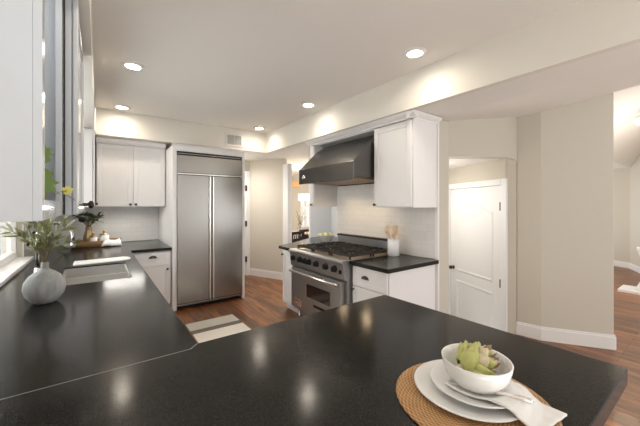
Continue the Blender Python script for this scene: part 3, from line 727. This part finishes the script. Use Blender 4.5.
for k in range(5):
    a = 2.508+k*2*PI/5; c = (.27*math.cos(a), .27*math.sin(a))
    G().tube([(0, 0, .1), (c[0]*.5, c[1]*.5, .05), (c[0]*.95, c[1]*.95, .12), (c[0], c[1], .26)], .008).build('arm', 'nickel', t)
    G().lathe([(.07, .26), (.078, .26), (.078, .41), (.07, .41)], (c[0], c[1], 0), 20).build('shade', 'shade', t)
lamp('nook_fill', 'AREA', (2.80, 3.90, 2.2), 3.0, (1, .95, .87), (0, 0, 0), shape='RECTANGLE', size=.3, size_y=.3)  # added fill lamp, brightens the fruit bowl and nook wall
lamp('chandelier_glow', 'POINT', (4.32, 6.2, 2.0), 60, (1, .84, .62), shadow_soft_size=.25)
tag(G().box(4.5, 5.30, 8.28, 8.398, 2.06, 2.25).build('cornice_box', 'orange', None, .01), 'amber fabric window cornice on the dining room wall', 'cornice')

# ------------------------------------------------------------------ family room
t = thing('pedestal_stand', 'white flared pedestal on a white slab in the room at right', 'pedestal', (7.46, .85, 0))
G().box(-.22, .26, -.32, .32, 0, .045).build('slab', 'trim', t, .004)
G().lathe([(.0001, .046), (.17, .046), (.16, .08), (.10, .22), (.085, .40), (.11, .62), (.15, .74), (.15, .78), (.0001, .78)], (-.02, -.04, 0), 28).build('column', 'trim', t)
t = thing('ceiling_light', 'glowing glass ceiling light in the room at right', 'ceiling light', (7.6, .94, 3.0))
G().lathe([(.0001, .05), (.07, .05), (.07, .0), (.02, -.01), (.0001, -.01)], (0, 0, 0), 20).build('canopy', 'nickel', t)
G().ball((0, 0, -.06), .07, .07, .05).build('glass_shade', 'sconceglass', t)
lamp('family_glow', 'POINT', (7.3, 1.05, 2.3), 20, (1, .85, .65), shadow_soft_size=.2)
lamp('family_daylight', 'AREA', (7.0, -1.2, 1.8), 14, (1, .97, .92), (PI/2, 0, 0), shape='RECTANGLE', size=3, size_y=2)

# ------------------------------------------------------------------ rug
o = G().box(-.30, .30, -1.0, 1.0, 0, .008).build('rug', 'rug', None, .003); o.location = (1.18, 3.03, .001)
tag(o, 'pale kitchen runner with a dark stripe near its end on the wood floor', 'rug')

# ------------------------------------------------------------------ vase with olive branches
t = thing('vase', 'round pale concrete vase holding olive branches by the sink window', 'vase', (-.262, 2.5, .901))
pr = [(.0001, 0), (.045, 0), (.065, .012), (.092, .05), (.102, .092), (.096, .13), (.075, .165), (.045, .19), (.024, .202), (.018, .215), (.0185, .245), (.015, .246), (.013, .215), (.0001, .2)]
G().lathe(pr, (0, 0, 0), 36).build('vessel', 'concrete', t)
br = random.Random(11); lf1, lf2 = G(), G(); stg = []
tips = [(-.135, -.02, .44), (-.10, .04, .49), (-.055, .02, .49), (-.01, .06, .51), (.035, .0, .49), (.07, .05, .48), (.095, .0, .45), (-.075, .0, .41), (.05, .03, .43), (.02, -.06, .45)]
for k, tp in enumerate(tips):
    base = Vector((0, 0, .16)); nk = Vector((br.uniform(-.008, .008), br.uniform(-.008, .008), .25)); tp = Vector(tp)
    mid = nk+(tp-nk)*.5+Vector((0, 0, .05)); pts = []
    for i in range(9):
        s = i/8; pts.append(nk*(1-s)**2+mid*2*s*(1-s)+tp*s*s)
    g = G().tube([base]+pts, [.0025]*6+[.0018]*4, 5); stg.append(g)
    for i in range(2, 9):
        if br.random() < .25: continue
        for sgn in (-1, 1):
            dd = (pts[i]-pts[i-1]).normalized(); sd = dd.cross(Vector((br.uniform(-1, 1), br.uniform(-1, 1), .3))).normalized()*sgn
            (lf1 if br.random() < .6 else lf2).leaf(pts[i], dd*.8+sd*.75, (br.uniform(-.6, .6), br.uniform(-.9, -.2), .8), br.uniform(.06, .095), br.uniform(.016, .023), .12)
    (lf1 if k % 2 else lf2).leaf(tp, tp-pts[-2], (0, -.5, 1), .085, .02)
for g in stg: g.build('branch', 'stem', t)
lf1.build('foliage', 'leaf', t); lf2.build('foliage', 'leafs', t)
g = G()
for p in ((-.045, -.03, .43), (-.075, .0, .36)): g.ball(p, .008, .008, .010, 8, 6)
g.build('olives', 'dpetal', t)

# ivy in the glass-front cabinet
t = thing('ivy_plant', 'potted ivy whose big green leaves show inside the open display cabinet', 'plant', (-.33, 1.33, 1.478))
G().lathe([(.0001, 0), (.05, 0), (.065, .11), (.06, .112), (.05, .09), (.0001, .09)], (0, 0, 0), 22).build('pot', 'porcelain', t)
def ivy(g, c, s, nrm, up):
    """lobed leaf outline, slightly cupped"""
    c = Vector(c); n = Vector(nrm).normalized(); u = Vector(up); u = (u-n*u.dot(n)).normalized(); r = u.cross(n)
    out = [(0, -.5), (.28, -.55), (.5, -.3), (.36, -.12), (.62, .08), (.36, .14), (.44, .42), (.18, .36), (0, .75), (-.18, .36), (-.44, .42), (-.36, .14), (-.62, .08), (-.36, -.12), (-.5, -.3), (-.28, -.55)]
    vs = [c]+[c+(r*x+u*y)*s-n*(s*.25*(x*x+y*y)) for x, y in out]; k = len(out)
    g.add(vs, [(0, 1+i, 1+(i+1) % k) for i in range(k)], True)
g, gs = G(), G()
for (x, y, z, s) in ((.170, .10, .10, .092), (.172, .10, .205, .062), (.10, -.05, .20, .06), (.02, .06, .24, .06), (-.05, -.04, .22, .06), (.06, .04, .30, .05)):
    ivy(g, (x, y, z), s, (.45, -1, .1), (.15, .1, -1 if z < .2 else 1)); gs.tube([(0, 0, .08), (x*.5, y*.5, z*.6+.08), (x, y, z)], .0022, 5)
gs.tube([(0, 0, .08), (.16, .10, .09), (.205, .14, .065), (.235, .17, .075)], .0016, 5); gs.tube([(.205, .14, .065), (.235, .22, .058), (.255, .30, .04)], .0013, 5)
g.build('foliage', 'ivy', t); gs.build('stems', 'stem', t)
g = G(); ivy(g, (.238, .172, .078), .03, (.3, -1, .3), (1, .6, .3)); g.build('young_leaf', 'ivyy', t)

# ------------------------------------------------------------------ board and corner tray
g = G().prism([(-.195, 3.80), (.24, 3.835), (.275, 3.86), (.295, 3.93), (.275, 4.01), (.235, 4.05), (-.195, 4.01)], .901, .919)
tag(g.build('cutting_board', 'marble', None, .006), 'white marble board lying on the worktop behind the sink', 'board')
TX, TY = -.02, 5.50
t = thing('wicker_tray', 'oval brown wicker tray in the back corner of the worktop', 'tray', (TX, TY, .901))
G().lathe([(.0001, .0), (.26, 0), (.28, .01), (.292, .082), (.285, .087), (.277, .08), (.265, .014), (.0001, .012)], (0, 0, 0), 40, sx=1, sy=.62).build('basket', 'wickertray', t)
for s in (-1, 1):
    G().tube([(s*.285, -.06, .065), (s*.31, -.03, .085), (s*.315, 0, .092), (s*.31, .03, .085), (s*.285, .06, .065)], .008).build('handle', 'wickertray', t)
def on(x, y, z=.016): return (TX+x, TY+y, .901+z)
t = thing('brass_vase', 'small brass vase with dark flowers on the wicker tray', 'vase', on(-.085, .02))
G().lathe([(.0001, 0), (.042, 0), (.062, .06), (.066, .12), (.042, .20), (.036, .25), (.046, .265), (.034, .263), (.028, .21), (.0001, .14)], (0, 0, 0), 24).build('vessel', 'brass', t)
bb = random.Random(4); g = G(); gl = G(); gw = G()
for k in range(32):
    a = k*2.4; r = .03+.13*bb.random(); p = Vector((r*math.cos(a), r*math.sin(a)*.8, .34+.13*bb.random()))
    g.tube([(0, 0, .18), (p.x*.2, p.y*.2, .28), p], .0025, 5)
    for q in range(5):
        gl.leaf(p+Vector((0, 0, -.02)), (bb.uniform(-1, 1), bb.uniform(-1, 1), bb.uniform(-.2, .9)), (0, 0, 1), .075, .036)
    if k in (1, 5, 8): G().ball(p+Vector((0, 0, .012)), .026, .026, .02, 8, 6).build('dark_bloom', 'dpetal', t)
g.build('stems', 'stem', t); gl.build('foliage', 'dleaf', t)
G().ball((-.07, -.05, .37), .045, .04, .04, 10, 7).build('dark_bloom', 'dpetal', t)
for q in range(14):
    a = q*2.4; gw.leaf((-.07, -.03, .46), (math.cos(a), math.sin(a)*.7, .35+.03*q), (0, 0, 1), .075, .05, -.15)
gw.build('white_bloom', 'petal', t)
for nm, lab, x, y, r, h in (('ceramic_pot', 'low white ceramic pot before the brass vase on the tray', -.03, -.115, .045, .12), ('ceramic_pot', 'white ceramic pot with a brown lid on the tray', .10, -.045, .058, .14)):
    t = thing(nm, lab, 'pot', on(x, y), 0, 'white pots on the tray')
    G().lathe([(.0001, 0), (r*.85, 0), (r, .01), (r, h), (r*.93, h+.002), (r*.9, h-.01), (.0001, h-.012)], (0, 0, 0), 24).build('body', 'porcelain', t)
    if h > .08:
        l_ = G().lathe([(r*.98, h+.003), (r*.98, h+.012), (r*.3, h+.02), (.012, h+.03), (.022, h+.05), (.014, h+.066), (.0001, h+.068)], (0, 0, 0), 24).build('lid', 'brass', t)
g = G(); vs = []
prof_n = [(.20, .995), (.15, 1.0), (.105, .985), (.085, .945), (.075, .912)]
for i in range(7):
    for j in range(5):
        u_ = i/6; yy, zz = prof_n[j]
        vs.append((TX+.10+.17*u_+.02*j*(u_-.5), TY-.34+yy+.035*u_, max(.912, zz+.012*math.sin(u_*PI*2)-.02*(1-u_)*(j < 3))))
top = [(i*5+j, (i+1)*5+j, (i+1)*5+j+1, i*5+j+1) for i in range(6) for j in range(4)]
g.add(vs, top, True); o = g.build('napkin', 'napkin')
md = o.modifiers.new('solid', 'SOLIDIFY'); md.thickness = .018
tag(o, 'small white folded cloth draped over the right end of the tray', 'napkin')
t = thing('white_flower', 'white flower with long leaves lying left of the wicker tray', 'flower', (-.33, 5.05, .902))
g = G()
for q in range(16):
    a = q*2.4; g.leaf((.03, -.01, .045), (math.cos(a), math.sin(a), .05+.05*q), (0, 0, 1), .075, .05, -.2)
g.build('bloom', 'petal', t)
g = G().tube([(.03, -.01, .04), (-.05, .02, .012), (-.12, .05, .006)], .005, 6); g.build('stem', 'ivy', t)
g = G(); 
for d_ in ((.9, .1, .9), (.3, .2, 1.2), (-.5, 0, .8), (.9, .3, .5)): g.leaf((-.02, .01, .02), d_, (0, -.7, .7), .22, .03, .25, 7)
g.build('leaves', 'ivy', t)

# ------------------------------------------------------------------ place setting on the peninsula
PX, PY = .922, .474
t = tag(G().lathe([(.0001, .006), (.211, .008), (.220, .006), (.223, .003), (.220, .0), (.0001, 0)], (0, 0, 0), 72).build('placemat', 'wicker'), 'round woven rattan placemat on the dark peninsula', 'placemat'); t.location = (PX, PY, .901)
def plate(lab, r, x, y, z, name='dinner_plate'):
    pr = [(.0001, 0), (r*.6, 0), (r*.64, .003), (r*.95, .014), (r, .018), (r*.985, .020), (r*.92, .0175), (r*.66, .008), (r*.6, .006), (.0001, .006)]
    o = G().lathe(pr, (0, 0, 0), 64).build(name, 'porcelain'); o.location = (x, y, z); tag(o, lab, 'plate'); return o
plate('large white dinner plate lying on the woven placemat', .163, .943, .494, .9098)
plate('smaller white plate stacked on the large dinner plate', .127, .950, .480, .9265, 'side_plate')
BX, BY, BZ = .948, .471, .9425
def grid_sheet(fn, nu, nv, name, m, thick, lab, cat):
    vs = [fn(i/nu, j/nv) for i in range(nu+1) for j in range(nv+1)]
    g = G().add(vs, [(i*(nv+1)+j, (i+1)*(nv+1)+j, (i+1)*(nv+1)+j+1, i*(nv+1)+j+1) for i in range(nu) for j in range(nv)], True)
    o = g.build(name, m); md = o.modifiers.new('solid', 'SOLIDIFY'); md.thickness = thick; md.offset = 1
    return tag(o, lab, cat)
A0, A1 = Vector((.864, .525)), Vector((.905, .287)); B0, B1 = Vector((.985, .60)), Vector((1.042, .268))
def nap(u, v):
    a = A0+(A1-A0)*u; b = Vector((1.02, .565))+(B1-Vector((1.02, .565)))*u
    p = a+(b-a)*v
    # over both plates: level in the well, up over the rims, down to the mat
    r2 = (p-Vector((.950, .480))).length; r1 = (p-Vector((.943, .494))).length
    z = .918
    if r1 < .165: z = max(z, .933)
    if r2 < .130: z = .9485
    elif r2 < .162: z = .9485-(r2-.130)/.032*.0155
    if r1 > .163: z = max(.9175, .933-(r1-.163)/.03*.0155)
    if r2 < .07: z = .9345
    elif r2 < .095: z = .9345+(r2-.07)/.025*.012
    return (p.x, p.y, z+.0012*math.sin(v*19+u*3))
for_nap = grid_sheet(nap, 34, 16, 'napkin', 'napkin', .006, 'folded white linen napkin running from under the bowl off the plates', 'napkin')
# bowl
t = thing('bowl', 'white bowl holding an artichoke on the stacked plates', 'bowl', (BX, BY, BZ))
G().lathe([(.0001, 0), (.052, 0), (.054, .003), (.070, .012), (.088, .034), (.097, .062), (.100, .080), (.098, .082), (.094, .079), (.090, .06), (.080, .035), (.062, .017), (.0001, .012)], (0, 0, 0), 56).build('shell', 'porcelain', t)
# artichoke pieces
def artichoke(lab, loc, rot, s):
    t = thing('artichoke', lab, 'artichoke', loc, 0)
    R = Matrix.Rotation(rot[2], 3, 'Z') @ Matrix.Rotation(rot[1], 3, 'Y')
    core = G().ball((0, 0, .0), .030*s, .030*s, .036*s, 16, 10); core.v = [tuple(R @ Vector(v)) for v in core.v]; core.build('heart', 'artip', t)
    rr = random.Random(3)
    rows = [(-.030, .027, 5), (-.018, .033, 6), (-.003, .034, 6), (.012, .029, 6), (.024, .020, 5)]
    for gi, (mname, pick) in enumerate((('arti', 0), ('artip', 1))):
        g = G()
        for ri, (h, r, n) in enumerate(rows):
            for k in range(n):
                if (ri >= 2 and (k+ri) % 2 == 0) != bool(pick): continue
                a = 2*PI*(k+.5*(ri % 2))/n
                base = Vector((r*.85*math.cos(a), r*.85*math.sin(a), h-.008))*s; out = Vector((math.cos(a), math.sin(a), 0))
                # scale-like bract: broad, cupped, pointed
                L, Wd = (.044-.003*ri)*s, (.047-.004*ri)*s; dirv = (out*(.55-.16*ri)+Vector((0, 0, 1))).normalized(); sd = Vector((-math.sin(a), math.cos(a), 0)); nn = sd.cross(dirv)
                if nn.dot(out) < 0: nn = -nn
                vs = []
                for i in range(6):
                    q = i/5; wv = Wd*.5*[.72, .95, 1.0, .86, .52, .06][i]
                    c = base+dirv*(L*q)+nn*(.007*s*math.sin(q*PI)+.011*s*q*q*q)
                    for jx in (-1, -.5, 0, .5, 1): vs.append(c+sd*(wv*jx)-nn*(.009*s*jx*jx*(1-.3*q)))
                fs = [(i*5+j, (i+1)*5+j, (i+1)*5+j+1, i*5+j+1) for i in range(5) for j in range(4)]
                vs2 = [v-nn*.002*s for v in vs]; m_ = len(vs)
                rim = [i*5 for i in range(6)]+[25+j for j in range(1, 5)]+[i*5+4 for i in range(4, -1, -1)]+[3, 2, 1]
                fs += [tuple(x+m_ for x in reversed(f)) for f in fs]+[(rim[i], rim[(i+1) % len(rim)], rim[(i+1) % len(rim)]+m_, rim[i]+m_) for i in range(len(rim))]
                g.add([R @ v for v in vs+vs2], fs, True)
        g.build('bracts', mname, t)
    g = G()
    for k in range(9):
        a = k*2.4; r = (.008+.0016*k)*s; p = Vector((r*math.cos(a), r*math.sin(a), .046*s-.0012*k*s)); g.leaf(R @ (p-Vector((0, 0, .012*s))), R @ Vector((math.cos(a)*.4, math.sin(a)*.4, 1)), R @ Vector((math.cos(a+1), math.sin(a+1), 0)), .030*s, .020*s)
    g.build('tip', 'artib', t)
    gg = G().lathe([(.0001, -.048*s), (.010*s, -.047*s), (.011*s, -.03*s)], (0, 0, 0), 12); gg.v = [tuple(R @ Vector(v)) for v in gg.v]; gg.build('stem', 'artip', t)
artichoke('green artichoke lying in the white bowl', (BX+.0, BY+.004, BZ+.066), (0, 1.2, -.55), 1.22)
# knife
t = thing('butter_knife', 'slender silver knife lying on the napkin beside the bowl', 'knife', (.876, .522, .9535))
e = Vector((.978, .352))-Vector((.889, .552)); Lk = e.length; t.rotation_euler = (0, 0, math.atan2(e.y, e.x))
g = G().prism([(0, -.004), (.05, -.010), (.105, -.008), (.105, .008), (.05, .008), (.01, .005)], .0, .0025); g.build('blade', 'chrome', t, .0008)
g = G().tube([(.104, 0, .0015), (.13, 0, .004), (.19, 0, .0055), (Lk-.005, 0, .0055), (Lk, 0, .004)], [.004, .0055, .007, .007, .003], 8); g.build('handle', 'nickel', t)
